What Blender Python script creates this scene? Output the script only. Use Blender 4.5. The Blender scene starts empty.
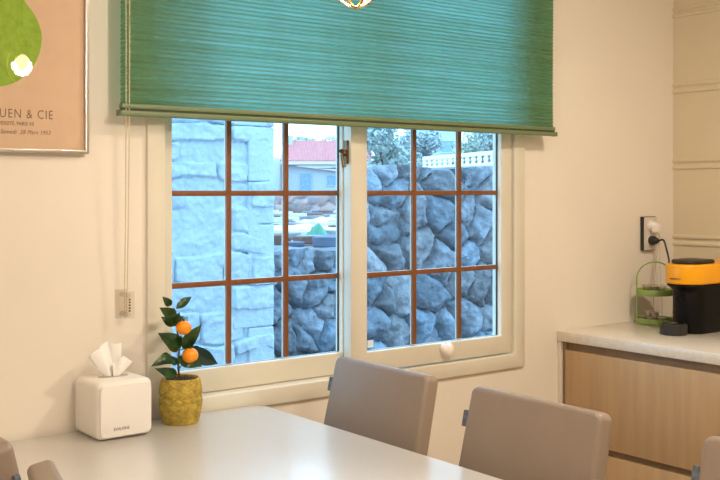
import bpy, bmesh, math, random
import numpy as np
from mathutils import Vector, Matrix, noise as mnoise

random.seed(7)
C = bpy.context.scene.collection
PI = math.pi
H = 1.338                                # eye height
TH = math.atan(790 / 1020)               # camera heading off the window wall's normal
SN, CS = math.sin(TH), math.cos(TH)

# ------------------------------------------------------------------ materials
def node(nt, t, **kw):
    n = nt.nodes.new(t)
    for k, v in kw.items():
        if k.startswith('_'):
            setattr(n, k[1:], v)
        else:
            n.inputs[k.replace('__', ' ')].default_value = v
    return n

def mat(name, col, rough=0.5, metal=0.0, var=0.06, scale=8.0, bump=0.0, bscale=60.0, stretch=None,
        spec=0.5, attr=None, col2=None, bdist=0.002, coat=0.0, emit=None, estr=0.0):
    m = bpy.data.materials.new(name)
    m.use_nodes = True
    nt = m.node_tree
    b = nt.nodes['Principled BSDF']
    b.inputs['Roughness'].default_value = rough
    b.inputs['Metallic'].default_value = metal
    b.inputs['Specular IOR Level'].default_value = spec
    if coat:
        b.inputs['Coat Weight'].default_value = coat
        b.inputs['Coat Roughness'].default_value = 0.30
    L = nt.links.new
    tc = node(nt, 'ShaderNodeTexCoord')
    mp = node(nt, 'ShaderNodeMapping')
    if stretch:
        mp.inputs['Scale'].default_value = stretch
    L(tc.outputs['Object'], mp.inputs['Vector'])
    nz = node(nt, 'ShaderNodeTexNoise', Scale=scale, Detail=4.0)
    L(mp.outputs['Vector'], nz.inputs['Vector'])
    mx = node(nt, 'ShaderNodeMix', _data_type='RGBA')
    a = [max(0, c * (1 - var)) for c in col]
    c2 = col2 if col2 else [min(1, c * (1 + var)) for c in col]
    mx.inputs[6].default_value = (*a, 1)
    mx.inputs[7].default_value = (*c2, 1)
    rg = node(nt, 'ShaderNodeMapRange')
    rg.inputs[1].default_value = 0.3
    rg.inputs[2].default_value = 0.7
    L(nz.outputs['Fac'], rg.inputs[0])
    L(rg.outputs[0], mx.inputs[0])
    out = mx.outputs[2]
    if attr:
        at = node(nt, 'ShaderNodeAttribute', _attribute_name=attr)
        m2 = node(nt, 'ShaderNodeMix', _data_type='RGBA', _blend_type='MULTIPLY')
        m2.inputs[0].default_value = 1.0
        L(out, m2.inputs[6])
        L(at.outputs['Color'], m2.inputs[7])
        out = m2.outputs[2]
    L(out, b.inputs['Base Color'])
    if bump:
        n2 = node(nt, 'ShaderNodeTexNoise', Scale=bscale, Detail=5.0)
        L(mp.outputs['Vector'], n2.inputs['Vector'])
        bp = node(nt, 'ShaderNodeBump', Strength=bump, Distance=bdist)
        L(n2.outputs['Fac'], bp.inputs['Height'])
        L(bp.outputs['Normal'], b.inputs['Normal'])
    if emit:
        b.inputs['Emission Color'].default_value = (*emit, 1)
        b.inputs['Emission Strength'].default_value = estr
    return m

M = {}
M['wall'] = mat('wall_paint', (.80, .74, .66), .6, var=.02, scale=3, bump=.15, bscale=180, bdist=.0006)
M['wall_right'] = mat('wall_panel_paint', (.67, .58, .42), .45, var=.03, scale=3)
M['ceiling'] = mat('ceiling_paint', (.80, .77, .72), .8, var=.02)
M['floor'] = mat('floor_wood', (.42, .30, .19), .45, var=.18, scale=4, stretch=(1, 12, 1), bump=.1, bscale=30)
M['frame'] = mat('window_frame_cream', (.71, .675, .575), .42, var=.03, scale=5)
M['muntin'] = mat('muntin_brown', (.21, .075, .022), .45, var=.15, scale=40, stretch=(1, 1, .2))
M['muntin_out'] = mat('muntin_white', (.75, .78, .80), .5, var=.03)
M['gasket'] = mat('gasket_dark', (.02, .03, .035), .5)
M['brass'] = mat('lock_bronze', (.16, .10, .05), .35, metal=.85, var=.3, scale=60)
M['rail'] = mat('blind_rail_sage', (.15, .205, .10), .45, var=.05)
M['rail_dark'] = mat('blind_rail_groove', (.04, .06, .03), .6)
M['cord'] = mat('cord_cream', (.62, .53, .38), .8, var=.1, scale=200)
M['white_plastic'] = mat('white_plastic', (.82, .79, .75), .32, var=.02)
M['grey_text'] = mat('print_grey', (.10, .09, .085), .6)
M['tissue'] = mat('tissue_paper', (.88, .87, .86), .9, var=.02, bump=.2, bscale=90)
M['table'] = mat('table_greige', (.68, .655, .62), .30, var=.04, scale=5, stretch=(1, .3, 1), bump=.02, bscale=120, bdist=.0003, coat=.7)
M['table_leg'] = mat('table_leg_greige', (.45, .40, .34), .4)
M['leather'] = mat('chair_leatherette', (.265, .205, .163), .42, var=.06, scale=6, bump=.10, bscale=350, bdist=.0006)
M['leg_metal'] = mat('chair_leg_dark', (.06, .05, .045), .4, metal=.5)
M['tab'] = mat('chair_tab_grey', (.09, .11, .14), .8, var=.25, scale=120, col2=(.17, .20, .25))
M['counter'] = mat('counter_stone', (.74, .68, .59), .16, var=.05, scale=90)
M['wood'] = mat('cabinet_wood', (.46, .30, .155), .42, var=.10, scale=6, stretch=(5, 5, .35), bump=.05, bscale=40)
M['wood_dark'] = mat('cabinet_channel', (.27, .18, .10), .5, var=.1, scale=6, stretch=(5, 5, .4))
M['carcass'] = mat('cabinet_side_white', (.68, .62, .53), .5)
M['yellow'] = mat('machine_yellow', (.86, .37, .002), .35, var=.02)
M['black'] = mat('machine_black', (.004, .0035, .0035), .42, var=.2, spec=.15)
M['black_matt'] = mat('matt_black', (.018, .017, .016), .5, var=.2)
M['green_metal'] = mat('stand_green', (.22, .34, .08), .4, var=.06)
M['tray_mat'] = mat('stand_tray_liner', (.03, .03, .025), .6)
M['pod'] = mat('pod_foil', (.66, .60, .52), .3, metal=.6, var=.1, scale=60)
M['socket'] = mat('outlet_face', (.62, .58, .53), .4)
M['pot'] = mat('basket_seagrass', (.45, .32, .05), .75, var=.4, scale=70, bump=.6, bscale=140, bdist=.002)
M['soil'] = mat('potting_soil', (.045, .028, .018), .95, var=.5, scale=120, bump=1, bscale=160, bdist=.004)
M['stem'] = mat('plant_stem', (.10, .07, .03), .7, var=.3, scale=80)
M['orange'] = mat('orange_peel', (.95, .31, .008), .38, var=.06, scale=20, bump=.25, bscale=260, bdist=.0008)
M['picframe'] = mat('frame_silver', (.62, .60, .58), .28, metal=.9, var=.05)
M['print'] = mat('poster_ink', (.13, .085, .05), .8)
M['poster'] = mat('poster_paper', (.70, .50, .36), .8, var=.03, scale=30)
M['pear'] = mat('poster_green', (.28, .46, .045), .8, var=.16, scale=60)
M['gold'] = mat('lamp_gold', (.80, .55, .26), .25, metal=1.0, var=.05)
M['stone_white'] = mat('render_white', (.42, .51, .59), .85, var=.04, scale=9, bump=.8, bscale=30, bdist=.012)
M['basalt'] = mat('basalt', (.205, .25, .30), .9, var=.40, scale=9, bump=1, bscale=22, bdist=.03, attr='stone')
M['ground'] = mat('ground_soil', (.20, .185, .19), .95, var=.35, scale=1.3, bump=.6, bscale=5, bdist=.05, col2=(.33, .28, .28))
M['plank'] = mat('board_grey', (.26, .26, .28), .8, var=.25, scale=4, stretch=(1, 6, 6))
M['plank_brown'] = mat('board_brown', (.20, .115, .09), .8, var=.25, scale=4, stretch=(1, 6, 6))
M['plank_white'] = mat('board_white', (.62, .61, .60), .7, var=.06, scale=4)
M['plank_dark'] = mat('board_slate', (.12, .16, .24), .7, var=.2, scale=4)
M['tarp'] = mat('tarp_white', (.62, .62, .62), .6, var=.05, scale=3)
M['bag'] = mat('bag_green', (.10, .32, .22), .7, var=.2, scale=3)
M['pinkstone'] = mat('terrace_stone', (.36, .29, .29), .9, var=.3, scale=3, bump=.7, bscale=5, bdist=.04, attr='stone')
M['roof'] = mat('roof_tile_red', (.56, .22, .22), .8, var=.12, scale=4)
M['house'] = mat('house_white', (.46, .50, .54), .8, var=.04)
M['fascia'] = mat('house_fascia', (.66, .60, .54), .7, var=.03)
M['win_dark'] = mat('house_window', (.22, .36, .46), .25, var=.2)
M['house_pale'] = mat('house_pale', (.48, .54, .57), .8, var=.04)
M['balus'] = mat('balustrade_white', (.86, .85, .83), .7, var=.03)
M['trunk'] = mat('tree_bark', (.12, .09, .07), .9, var=.3)
M['outwall'] = mat('outer_render', (.75, .74, .72), .8)

def foliage(name, c1, c2, rough=.5, trans=.2):
    m = mat(name, c1, rough, var=0, scale=3, col2=c2)
    m.node_tree.nodes['Principled BSDF'].inputs['Subsurface Weight'].default_value = 0
    return m
M['leaf'] = mat('leaf_green', (.010, .040, .012), .28, var=.4, scale=30, col2=(.030, .085, .014))
M['leaf_dark'] = mat('leaf_deep_green', (.008, .030, .020), .28, var=.3, scale=30)
M['tree1'] = foliage('foliage_grey_green', (.28, .38, .39), (.42, .50, .46))
M['tree2'] = foliage('foliage_blue_green', (.28, .37, .40), (.40, .48, .48))
M['tree3'] = foliage('foliage_pale_green', (.34, .45, .40), (.48, .56, .48))
M['shrubm'] = foliage('foliage_yellow_green', (.55, .60, .25), (.70, .70, .35))

def glass_mat(name, tint, refl):
    m = bpy.data.materials.new(name)
    m.use_nodes = True
    nt = m.node_tree
    nt.nodes.clear()
    L = nt.links.new
    o = node(nt, 'ShaderNodeOutputMaterial')
    tr = node(nt, 'ShaderNodeBsdfTransparent')
    tr.inputs[0].default_value = (*tint, 1)
    gl = node(nt, 'ShaderNodeBsdfGlossy')
    gl.inputs['Roughness'].default_value = 0.02
    fr = node(nt, 'ShaderNodeFresnel')
    fr.inputs[0].default_value = 1.45
    nz = node(nt, 'ShaderNodeTexNoise', Scale=3.0)
    mr = node(nt, 'ShaderNodeMath', _operation='MULTIPLY')
    mr.inputs[1].default_value = refl
    ge = node(nt, 'ShaderNodeNewGeometry')
    inv = node(nt, 'ShaderNodeMath', _operation='SUBTRACT')
    inv.inputs[0].default_value = 1.0
    L(ge.outputs['Backfacing'], inv.inputs[1])
    m3 = node(nt, 'ShaderNodeMath', _operation='MULTIPLY')
    L(fr.outputs[0], m3.inputs[0])
    L(inv.outputs[0], m3.inputs[1])
    L(m3.outputs[0], mr.inputs[0])
    bp = node(nt, 'ShaderNodeBump', Strength=.02, Distance=.002)
    L(nz.outputs['Fac'], bp.inputs['Height'])
    L(bp.outputs[0], gl.inputs['Normal'])
    mx = node(nt, 'ShaderNodeMixShader')
    L(mr.outputs[0], mx.inputs[0])
    L(tr.outputs[0], mx.inputs[1])
    L(gl.outputs[0], mx.inputs[2])
    L(mx.outputs[0], o.inputs[0])
    return m
M['glass'] = glass_mat('window_glass', (.95, .98, .99), .7)
M['picglass'] = glass_mat('picture_glass', (.99, .99, .98), 1.0)
M['clear'] = glass_mat('clear_plastic', (.95, .94, .92), 1.6)
M['bulb'] = mat('bulb_glow', (1, .9, .75), .3, emit=(1, .83, .58), estr=28)

def blind_mat():
    m = bpy.data.materials.new('blind_fabric')
    m.use_nodes = True
    nt = m.node_tree
    nt.nodes.clear()
    L = nt.links.new
    o = node(nt, 'ShaderNodeOutputMaterial')
    tc = node(nt, 'ShaderNodeTexCoord')
    mp = node(nt, 'ShaderNodeMapping')
    mp.inputs['Scale'].default_value = (2.0, 1, 120)
    L(tc.outputs['Object'], mp.inputs['Vector'])
    nz = node(nt, 'ShaderNodeTexNoise', Scale=1.0, Detail=4.0)
    L(mp.outputs[0], nz.inputs['Vector'])
    rg = node(nt, 'ShaderNodeMapRange')
    rg.inputs[1].default_value = .34
    rg.inputs[2].default_value = .70
    L(nz.outputs['Fac'], rg.inputs[0])
    mx = node(nt, 'ShaderNodeMix', _data_type='RGBA')
    mx.inputs[6].default_value = (.13, .56, .46, 1)
    mx.inputs[7].default_value = (.25, .76, .71, 1)
    L(rg.outputs[0], mx.inputs[0])
    df = node(nt, 'ShaderNodeBsdfDiffuse')
    df.inputs[0].default_value = (.20, .225, .055, 1)
    tl = node(nt, 'ShaderNodeBsdfTranslucent')
    L(mx.outputs[2], tl.inputs[0])
    ms = node(nt, 'ShaderNodeMixShader')
    ms.inputs[0].default_value = BLIND_T
    L(df.outputs[0], ms.inputs[1])
    L(tl.outputs[0], ms.inputs[2])
    L(ms.outputs[0], o.inputs[0])
    return m
BLIND_T = .52
M['blind'] = blind_mat()

# ------------------------------------------------------------------ object helpers
def link(name, me, parent=None):
    o = bpy.data.objects.new(name, me)
    C.objects.link(o)
    if parent is not None:
        o.parent = parent
    return o

def obj(name, bm, m, parent=None, smooth=True, angle=40):
    bmesh.ops.recalc_face_normals(bm, faces=bm.faces[:])
    me = bpy.data.meshes.new(name)
    bm.to_mesh(me)
    bm.free()
    if smooth:
        me.polygons.foreach_set('use_smooth', [True] * len(me.polygons))
        me.set_sharp_from_angle(angle=math.radians(angle))
    for k in (m if isinstance(m, (list, tuple)) else [m]):
        me.materials.append(k)
    return link(name, me, parent)

def tag(o, label, cat, group=None, kind=None):
    o['label'] = label
    o['category'] = cat
    if group:
        o['group'] = group
    if kind:
        o['kind'] = kind
    return o

def thing(name, label, cat, loc=(0, 0, 0), rotz=0, group=None):
    o = bpy.data.objects.new(name, None)
    C.objects.link(o)
    o.empty_display_size = .05
    o.location = loc
    o.rotation_euler = (0, 0, rotz)
    return tag(o, label, cat, group)

def structure(o):
    o['kind'] = 'structure'
    return o

def dup(root, loc, rotz, label=None, group=None):
    r = root.copy()
    C.objects.link(r)
    r.location = loc
    r.rotation_euler = (0, 0, rotz)
    if label:
        r['label'] = label
    if group:
        r['group'] = group
    for ch in list(root.children):
        c = ch.copy()
        C.objects.link(c)
        c.parent = r
        for g in list(ch.children):
            d = g.copy()
            C.objects.link(d)
            d.parent = c
    return r

def box(bm, x0, x1, y0, y1, z0, z1, bev=0, seg=2, mi=0, rot=None):
    t = bmesh.new()
    bmesh.ops.create_cube(t, size=1)
    for v in t.verts:
        v.co = Vector(((x0 + x1) / 2 + v.co.x * (x1 - x0), (y0 + y1) / 2 + v.co.y * (y1 - y0), (z0 + z1) / 2 + v.co.z * (z1 - z0)))
    if bev:
        bmesh.ops.bevel(t, geom=t.edges[:], offset=bev, segments=seg, profile=.5, affect='EDGES')
    if rot is not None:
        bmesh.ops.transform(t, matrix=rot, verts=t.verts[:])
    join(bm, t, mi)

def join(bm, t, mi=0):
    mp = {}
    for v in t.verts:
        mp[v] = bm.verts.new(v.co)
    for f in t.faces:
        try:
            nf = bm.faces.new([mp[v] for v in f.verts])
            nf.material_index = mi
        except ValueError:
            pass
    t.free()

def B(*a, **k):
    bm = bmesh.new()
    box(bm, *a, **k)
    return bm

def prism(bm, pts, axis, a0, a1):
    """closed outline pts (2-D) swept along an axis ('x','y','z')"""
    def P(p, a):
        if axis == 'z':
            return (p[0], p[1], a)
        if axis == 'y':
            return (p[0], a, p[1])
        return (a, p[0], p[1])
    A = [bm.verts.new(P(p, a0)) for p in pts]
    D = [bm.verts.new(P(p, a1)) for p in pts]
    n = len(pts)
    bm.faces.new(A)
    bm.faces.new(D[::-1])
    for i in range(n):
        bm.faces.new((A[i], A[(i + 1) % n], D[(i + 1) % n], D[i]))

def rrect(x0, x1, y0, y1, r, n=6):
    pts = []
    for cx, cy, a in ((x1 - r, y0 + r, -90), (x1 - r, y1 - r, 0), (x0 + r, y1 - r, 90), (x0 + r, y0 + r, 180)):
        for k in range(n + 1):
            t = math.radians(a + 90 * k / n)
            pts.append((cx + r * math.cos(t), cy + r * math.sin(t)))
    return pts

def bevel_sharp(bm, off, seg=2, ang=50):
    ed = [e for e in bm.edges if len(e.link_faces) == 2 and e.calc_face_angle(0) > math.radians(ang)]
    bmesh.ops.bevel(bm, geom=ed, offset=off, segments=seg, profile=.5, affect='EDGES')

def tube(bm, pts, r, n=8, cap=True, closed=False):
    pts = [Vector(p) for p in pts]
    N = len(pts)
    rings = []
    up = None
    for i, p in enumerate(pts):
        if closed:
            d = pts[(i + 1) % N] - pts[i - 1]
        else:
            d = pts[min(i + 1, N - 1)] - pts[max(i - 1, 0)]
        d.normalize()
        if up is None:
            up = d.orthogonal().normalized()
        u = (up - d * up.dot(d))
        u = u.normalized() if u.length > 1e-6 else d.orthogonal().normalized()
        up = u
        w = d.cross(u)
        rr = r[i] if isinstance(r, (list, tuple)) else r
        rings.append([bm.verts.new(p + (u * math.cos(2 * PI * k / n) + w * math.sin(2 * PI * k / n)) * rr) for k in range(n)])
    for i in range(N if closed else N - 1):
        a, b = rings[i], rings[(i + 1) % N]
        for k in range(n):
            bm.faces.new((a[k], a[(k + 1) % n], b[(k + 1) % n], b[k]))
    if cap and not closed:
        bm.faces.new(rings[0][::-1])
        bm.faces.new(rings[-1])

def lathe(bm, prof, c=(0, 0, 0), n=32, sx=1, sy=1):
    rings = []
    for r, z in prof:
        if r < 1e-6:
            rings.append([bm.verts.new((c[0], c[1], c[2] + z))])
        else:
            rings.append([bm.verts.new((c[0] + sx * r * math.cos(2 * PI * k / n), c[1] + sy * r * math.sin(2 * PI * k / n), c[2] + z)) for k in range(n)])
    for a, b in zip(rings, rings[1:]):
        for k in range(n):
            k2 = (k + 1) % n
            if len(a) == 1 and len(b) == 1:
                continue
            if len(a) == 1:
                bm.faces.new((a[0], b[k], b[k2]))
            elif len(b) == 1:
                bm.faces.new((a[k], a[k2], b[0]))
            else:
                bm.faces.new((a[k], a[k2], b[k2], b[k]))
    if len(rings[0]) > 1:
        bm.faces.new(rings[0][::-1])
    if len(rings[-1]) > 1:
        bm.faces.new(rings[-1])

def bez(p0, p1, p2, p3, n=16):
    p0, p1, p2, p3 = map(Vector, (p0, p1, p2, p3))
    return [p0 * (1 - t) ** 3 + p1 * 3 * t * (1 - t) ** 2 + p2 * 3 * t * t * (1 - t) + p3 * t ** 3 for t in [i / n for i in range(n + 1)]]

def catmull(pts, n=8):
    P = [Vector(p) for p in pts]
    P = [P[0] * 2 - P[1]] + P + [P[-1] * 2 - P[-2]]
    out = []
    for i in range(1, len(P) - 2):
        for k in range(n):
            t = k / n
            a, b, c, d = P[i - 1], P[i], P[i + 1], P[i + 2]
            out.append(.5 * ((2 * b) + (c - a) * t + (2 * a - 5 * b + 4 * c - d) * t * t + (3 * b - a - 3 * c + d) * t ** 3))
    out.append(P[-2])
    return out

def text(name, s, size, m, parent, loc, rot, align='LEFT', shear=0.0, ext=.0003, xs=1.0, spacing=1.0, bold=0.0):
    cu = bpy.data.curves.new(name, 'FONT')
    cu.body = s
    cu.size = size
    cu.align_x = align
    cu.shear = shear
    cu.extrude = ext
    cu.offset = bold
    cu.space_character = spacing
    cu.resolution_u = 3
    t = bpy.data.objects.new('tmp_text', cu)
    C.objects.link(t)
    dg = bpy.context.evaluated_depsgraph_get()
    me = bpy.data.meshes.new_from_object(t.evaluated_get(dg))
    bpy.data.objects.remove(t)
    me.materials.clear()
    me.materials.append(m)
    o = link(name, me, parent)
    o.location = loc
    o.rotation_euler = rot
    o.scale = (xs, 1, 1)
    return o

# ------------------------------------------------------------------ room shell
WX0, WX1, WZ0, WZ1 = 1.1648, 2.5561, 0.7410, 2.1857      # window opening
RX0, RX1, RY0, RY1, RZ = -1.5, 3.406, -2.4, 2.4, 2.45
bm = bmesh.new()
T = .2
# back wall as a ring around the opening (one continuous mesh)
def ring_wall(bm, y0, y1):
    o = [(RX0 - T, -.15), (RX1 + T, -.15), (RX1 + T, RZ + .1), (RX0 - T, RZ + .1)]
    i = [(WX0, WZ0), (WX1, WZ0), (WX1, WZ1), (WX0, WZ1)]
    vo = [[bm.verts.new((x, y, z)) for x, z in o] for y in (y0, y1)]
    vi = [[bm.verts.new((x, y, z)) for x, z in i] for y in (y0, y1)]
    for k in range(4):
        j = (k + 1) % 4
        bm.faces.new((vo[0][k], vo[0][j], vi[0][j], vi[0][k]))
        bm.faces.new((vo[1][k], vo[1][j], vi[1][j], vi[1][k]))
        bm.faces.new((vo[0][k], vo[0][j], vo[1][j], vo[1][k]))
        bm.faces.new((vi[0][k], vi[0][j], vi[1][j], vi[1][k]))
ring_wall(bm, RY1, RY1 + .093)
structure(obj('wall_back', bm, M['wall'], smooth=False))
structure(obj('wall_left', B(RX0 - T, RX0, RY0 - T, RY1, 0, RZ), M['wall'], smooth=False))
structure(obj('wall_front', B(RX0, RX1 + T, RY0 - T, RY0, 0, RZ), M['wall'], smooth=False))
structure(obj('floor', B(RX0 - T, RX1 + T, RY0 - T, RY1, -.1, 0), M['floor'], smooth=False))
structure(obj('ceiling', B(RX0 - T, RX1 + T, RY0 - T, RY1, RZ, RZ + .1), M['ceiling'], smooth=False))
# right wall: broad panels parted by pairs of moulded ribs
bm = bmesh.new()
prof = [(RX1, 0)]
zs = [H - .194 - .295 * 3, H - .194 - .295 * 2, H - .194 - .295, H - .194, H + .1009, H + .3959, H + .6908, H + .986]
for zc in zs:
    for dz, dx in ((-.021, 0), (-.019, -.005), (-.0125, -.007), (-.007, -.005), (-.004, 0), (.004, 0), (.007, -.005), (.0125, -.007), (.019, -.005), (.021, 0)):
        prof.append((RX1 + dx, zc + dz))
prof.append((RX1, RZ))
prof += [(RX1 + T, RZ), (RX1 + T, 0)]
prism(bm, prof, 'y', RY0, RY1)
structure(obj('wall_right', bm, M['wall_right'], smooth=True, angle=50))

# ------------------------------------------------------------------ window
win = bpy.data.objects.new('window_1', None)
C.objects.link(win)
win.location = (0, 0, 0)
structure(win)
win['label'] = 'cream sliding window with brown glazing bars under the green blind'
def frame_bm(x0, x1, z0, z1, y0, y1, l, r, b, t, bev=.003):
    bm = bmesh.new()
    o = [(x0, z0), (x1, z0), (x1, z1), (x0, z1)]
    i = [(x0 + l, z0 + b), (x1 - r, z0 + b), (x1 - r, z1 - t), (x0 + l, z1 - t)]
    vo = [[bm.verts.new((x, y, z)) for x, z in o] for y in (y0, y1)]
    vi = [[bm.verts.new((x, y, z)) for x, z in i] for y in (y0, y1)]
    for k in range(4):
        j = (k + 1) % 4
        bm.faces.new((vo[0][k], vo[0][j], vi[0][j], vi[0][k]))
        bm.faces.new((vo[1][k], vo[1][j], vi[1][j], vi[1][k]))
        bm.faces.new((vo[0][k], vo[0][j], vo[1][j], vo[1][k]))
        bm.faces.new((vi[0][k], vi[0][j], vi[1][j], vi[1][k]))
    bmesh.ops.recalc_face_normals(bm, faces=bm.faces[:])
    if bev:
        bevel_sharp(bm, bev, 2)
    return bm
FY = 2.388
obj('window_frame', frame_bm(WX0, WX1, WZ0, WZ1, FY, 2.4945, .049, .049, .047, .045), M['frame'], win)

def sash(x0, x1, gx0, gx1, y0, y1, z0, vx, first):
    """one sliding sash: timber frame, glass, brown bars inside and white bars outside"""
    gz0, gz1, z1 = 0.8527, 2.0719, 2.1384
    yg = y1 - .0115
    s = obj('sash', frame_bm(x0, x1, z0, z1, y0, y1, gx0 - x0, x1 - gx1, gz0 - z0, z1 - gz1, .003), M['frame'], win)
    g = obj('pane', B(gx0 + .001, gx1 - .001, yg - .001, yg + .001, gz0 + .001, gz1 - .001), M['glass'], s, smooth=False)
    obj('gasket', frame_bm(gx0 + .0005, gx1 - .0005, gz0 + .0005, gz1 - .0005, yg - .006, yg - .0015, .0035, .0035, .0004, .0035, 0), M['gasket'], s)
    hw = .0075
    hz = [1.0813, 1.3289, 1.5766, 1.8243]
    for x in vx:
        obj('muntin', B(x - hw, x + hw, yg - .009, yg - .0015, gz0 + .004, gz1 - .004, bev=.0015), M['muntin'], s)
        obj('outer_muntin', B(x - hw, x + hw, yg + .0015, yg + .0065, gz0 + .002, gz1 - .002, bev=.002), M['muntin_out'], s)['label'] = 'white glazing bar on the outer side of the glass'
    for z in hz:
        obj('muntin', B(gx0 + .004, gx1 - .004, yg - .0085, yg - .0015, z - hw, z + hw, bev=.0015), M['muntin'], s)
        obj('outer_muntin', B(gx0 + .002, gx1 - .002, yg + .0015, yg + .006, z - hw, z + hw, bev=.002), M['muntin_out'], s)['label'] = 'white glazing bar on the outer side of the glass'
    return s, yg
sl, ygl = sash(1.2156, 1.8856, 1.2615, 1.8242, 2.4400, 2.4760, 0.7893, (1.4437, 1.6339), True)
sr, ygr = sash(1.8222, 2.5013, 1.8836, 2.4514, 2.3960, 2.4320, 0.7934, (2.0840, 2.2763), False)
# crescent lock on the side of the meeting stile
bm = bmesh.new()
box(bm, 1.8142, 1.8227, 2.4060, 2.4240, 1.415, 1.485, bev=.003)
lk = obj('sash_lock', bm, M['brass'], sr)
lk['label'] = 'bronze crescent lock on the meeting stile'
bm = bmesh.new()
lathe(bm, [(0, 0), (.009, 0), (.010, .004), (.008, .010), (0, .011)], n=16)
bmesh.ops.transform(bm, matrix=Matrix.Translation((1.8137, 2.4150, 1.447)) @ Matrix.Rotation(-PI / 2, 4, 'Y'), verts=bm.verts[:])
pts = bez((1.8072, 2.4150, 1.447), (1.7992, 2.4120, 1.440), (1.7972, 2.4060, 1.425), (1.8012, 2.4010, 1.405), 8)
tube(bm, pts, [.006, .006, .006, .0055, .005, .005, .005, .006, .006], 8)
tube(bm, bez((1.8102, 2.4150, 1.449), (1.8022, 2.4130, 1.455), (1.7962, 2.4100, 1.455), (1.7922, 2.4080, 1.452), 6), .0055, 8)
obj('lock_lever', bm, M['brass'], lk)
# small pale maker's sticker low on the right pane
st = obj('sticker', B(1.902, 1.924, ygr - .0022, ygr - .0012, .862, .884), mat('sticker_pale', (.72, .82, .92), .4, var=.1, scale=90), sr, smooth=False)
st['label'] = 'small pale square sticker in the corner of the glass'

# heart-shaped pull on the right sash's lower rail
def heart_bm(w, d):
    bm = bmesh.new()
    n, k = 40, 8
    rings = []
    def hp(t):
        x = 16 * math.sin(t) ** 3
        y = 13 * math.cos(t) - 5 * math.cos(2 * t) - 2 * math.cos(3 * t) - math.cos(4 * t)
        return x / 33, (y + 2.5) / 33
    for j in range(k):
        s = math.cos(j / k * PI / 2)
        q = -math.sin(j / k * PI / 2) * d
        row = []
        for i in range(n):
            x, z = hp(2 * PI * i / n)
            a = math.atan2(z, x)
            cx, cz = .46 * math.cos(a), .46 * math.sin(a)
            x, z = x * .55 + cx * .45, z * .55 + cz * .45
            row.append(bm.verts.new((x * w * s, q, z * w * s)))
        rings.append(row)
    tip = bm.verts.new((0, -d, 0))
    for a, b in zip(rings, rings[1:]):
        for i in range(n):
            bm.faces.new((a[i], a[(i + 1) % n], b[(i + 1) % n], b[i]))
    for i in range(n):
        bm.faces.new((rings[-1][i], rings[-1][(i + 1) % n], tip))
    bm.faces.new(rings[0][::-1])
    return bm
hk = obj('heart_knob', heart_bm(.061, .024), mat('heart_white', (.86, .78, .74), .35, var=.03))
hk.location = (2.2018, 2.3955, 0.8256)
tag(hk, 'white heart-shaped knob on the lower rail of the right window sash', 'knob')

# ------------------------------------------------------------------ blind
bl = thing('window_blind', 'green pleated fabric blind drawn halfway down over the window', 'blind', (0, 0, 0))
BX0, BX1, BY = 1.068, 2.640, 2.338
bm = bmesh.new()
z, i, p = 1.545, 0, .0056
rows = []
while z < 2.34:
    rows.append((z, BY + (.0025 if i % 2 else -.0025)))
    z += p
    i += 1
nx = 40
g = [[bm.verts.new((BX0 + (BX1 - BX0) * k / nx, y + .0012 * math.sin(k * 1.7 + z * 9), z)) for k in range(nx + 1)] for z, y in rows]
for a, b in zip(g, g[1:]):
    for k in range(nx):
        bm.faces.new((a[k], a[k + 1], b[k + 1], b[k]))
obj('fabric', bm, M['blind'], bl, smooth=False)
bm = bmesh.new()
br = B(BX0 - .004, BX1 + .004, BY - .014, BY + .012, 1.521, 1.5335, bev=.002)
r0 = obj('bottom_rail', br, M['rail'], bl)
obj('rail_groove', B(BX0 + .001, BX1 - .001, BY - .008, BY + .008, 1.5335, 1.5385), M['rail_dark'], r0)
obj('rail_insert', B(BX0, BX1, BY - .011, BY + .010, 1.5385, 1.551, bev=.002), M['rail'], r0)
for x in (BX0 - .0065, BX1 + .0045):
    obj('end_cap', B(x, x + .002, BY - .0145, BY + .0125, 1.520, 1.5345, bev=.0006), M['rail'], r0)
obj('head_rail', B(BX0 - .004, BX1 + .004, BY - .025, 2.3995, 2.335, 2.39, bev=.004), M['rail'], bl)
# pull cord: two strands hanging in front of the blind, looped through a clear cleat
pc = obj('pull_cord', bmesh.new(), M['cord'], bl)
bm = bmesh.new()
def strand(bm, x, x1, z1):
    pts = [(x, 2.312, 2.345)] + [(x + (x1 - x) * t, 2.312 + .045 * t * t, 2.345 + (z1 - 2.345) * t) for t in (.25, .5, .7, .85, 1)]
    tube(bm, pts, .0013, 6)
strand(bm, 1.0645, 1.0870, 1.045)
strand(bm, 1.0765, 1.0935, 1.045)
tube(bm, [(1.0870 + .0033 * (1 - math.cos(t)), 2.357, 1.045 - .010 * math.sin(t)) for t in [PI * k / 8 for k in range(9)]], .0013, 6)
bm.to_mesh(pc.data)
bm.free()
ck = thing('cord_cleat', 'clear plastic cord holder on the wall left of the window', 'cord holder', (1.097, 2.4, 1.052))
bm = bmesh.new()
box(bm, -.017, .017, -.0035, -.0005, -.036, .036, bev=.0012)
obj('back_plate', bm, M['clear'], ck)
bm = bmesh.new()
box(bm, -.014, .014, -.050, -.0465, -.034, .034, bev=.0015)
obj('front_plate', bm, M['clear'], ck)
for zz in (-.024, .024):
    bm = bmesh.new()
    lathe(bm, [(.0, 0), (.006, 0), (.005, .020), (.006, .0425), (0, .0425)], n=14)
    bmesh.ops.transform(bm, matrix=Matrix.Translation((0, -.0037, zz)) @ Matrix.Rotation(PI / 2, 4, 'X'), verts=bm.verts[:])
    obj('post', bm, M['clear'], ck)
bm = bmesh.new()
for k in range(5):
    box(bm, -.0025, .0025, -.0512, -.0502, -.016 + k * .007, -.0115 + k * .007)
obj('marking', bm, M['print'], ck)['label'] = 'tiny dark vertical printing on the clear holder'

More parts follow.
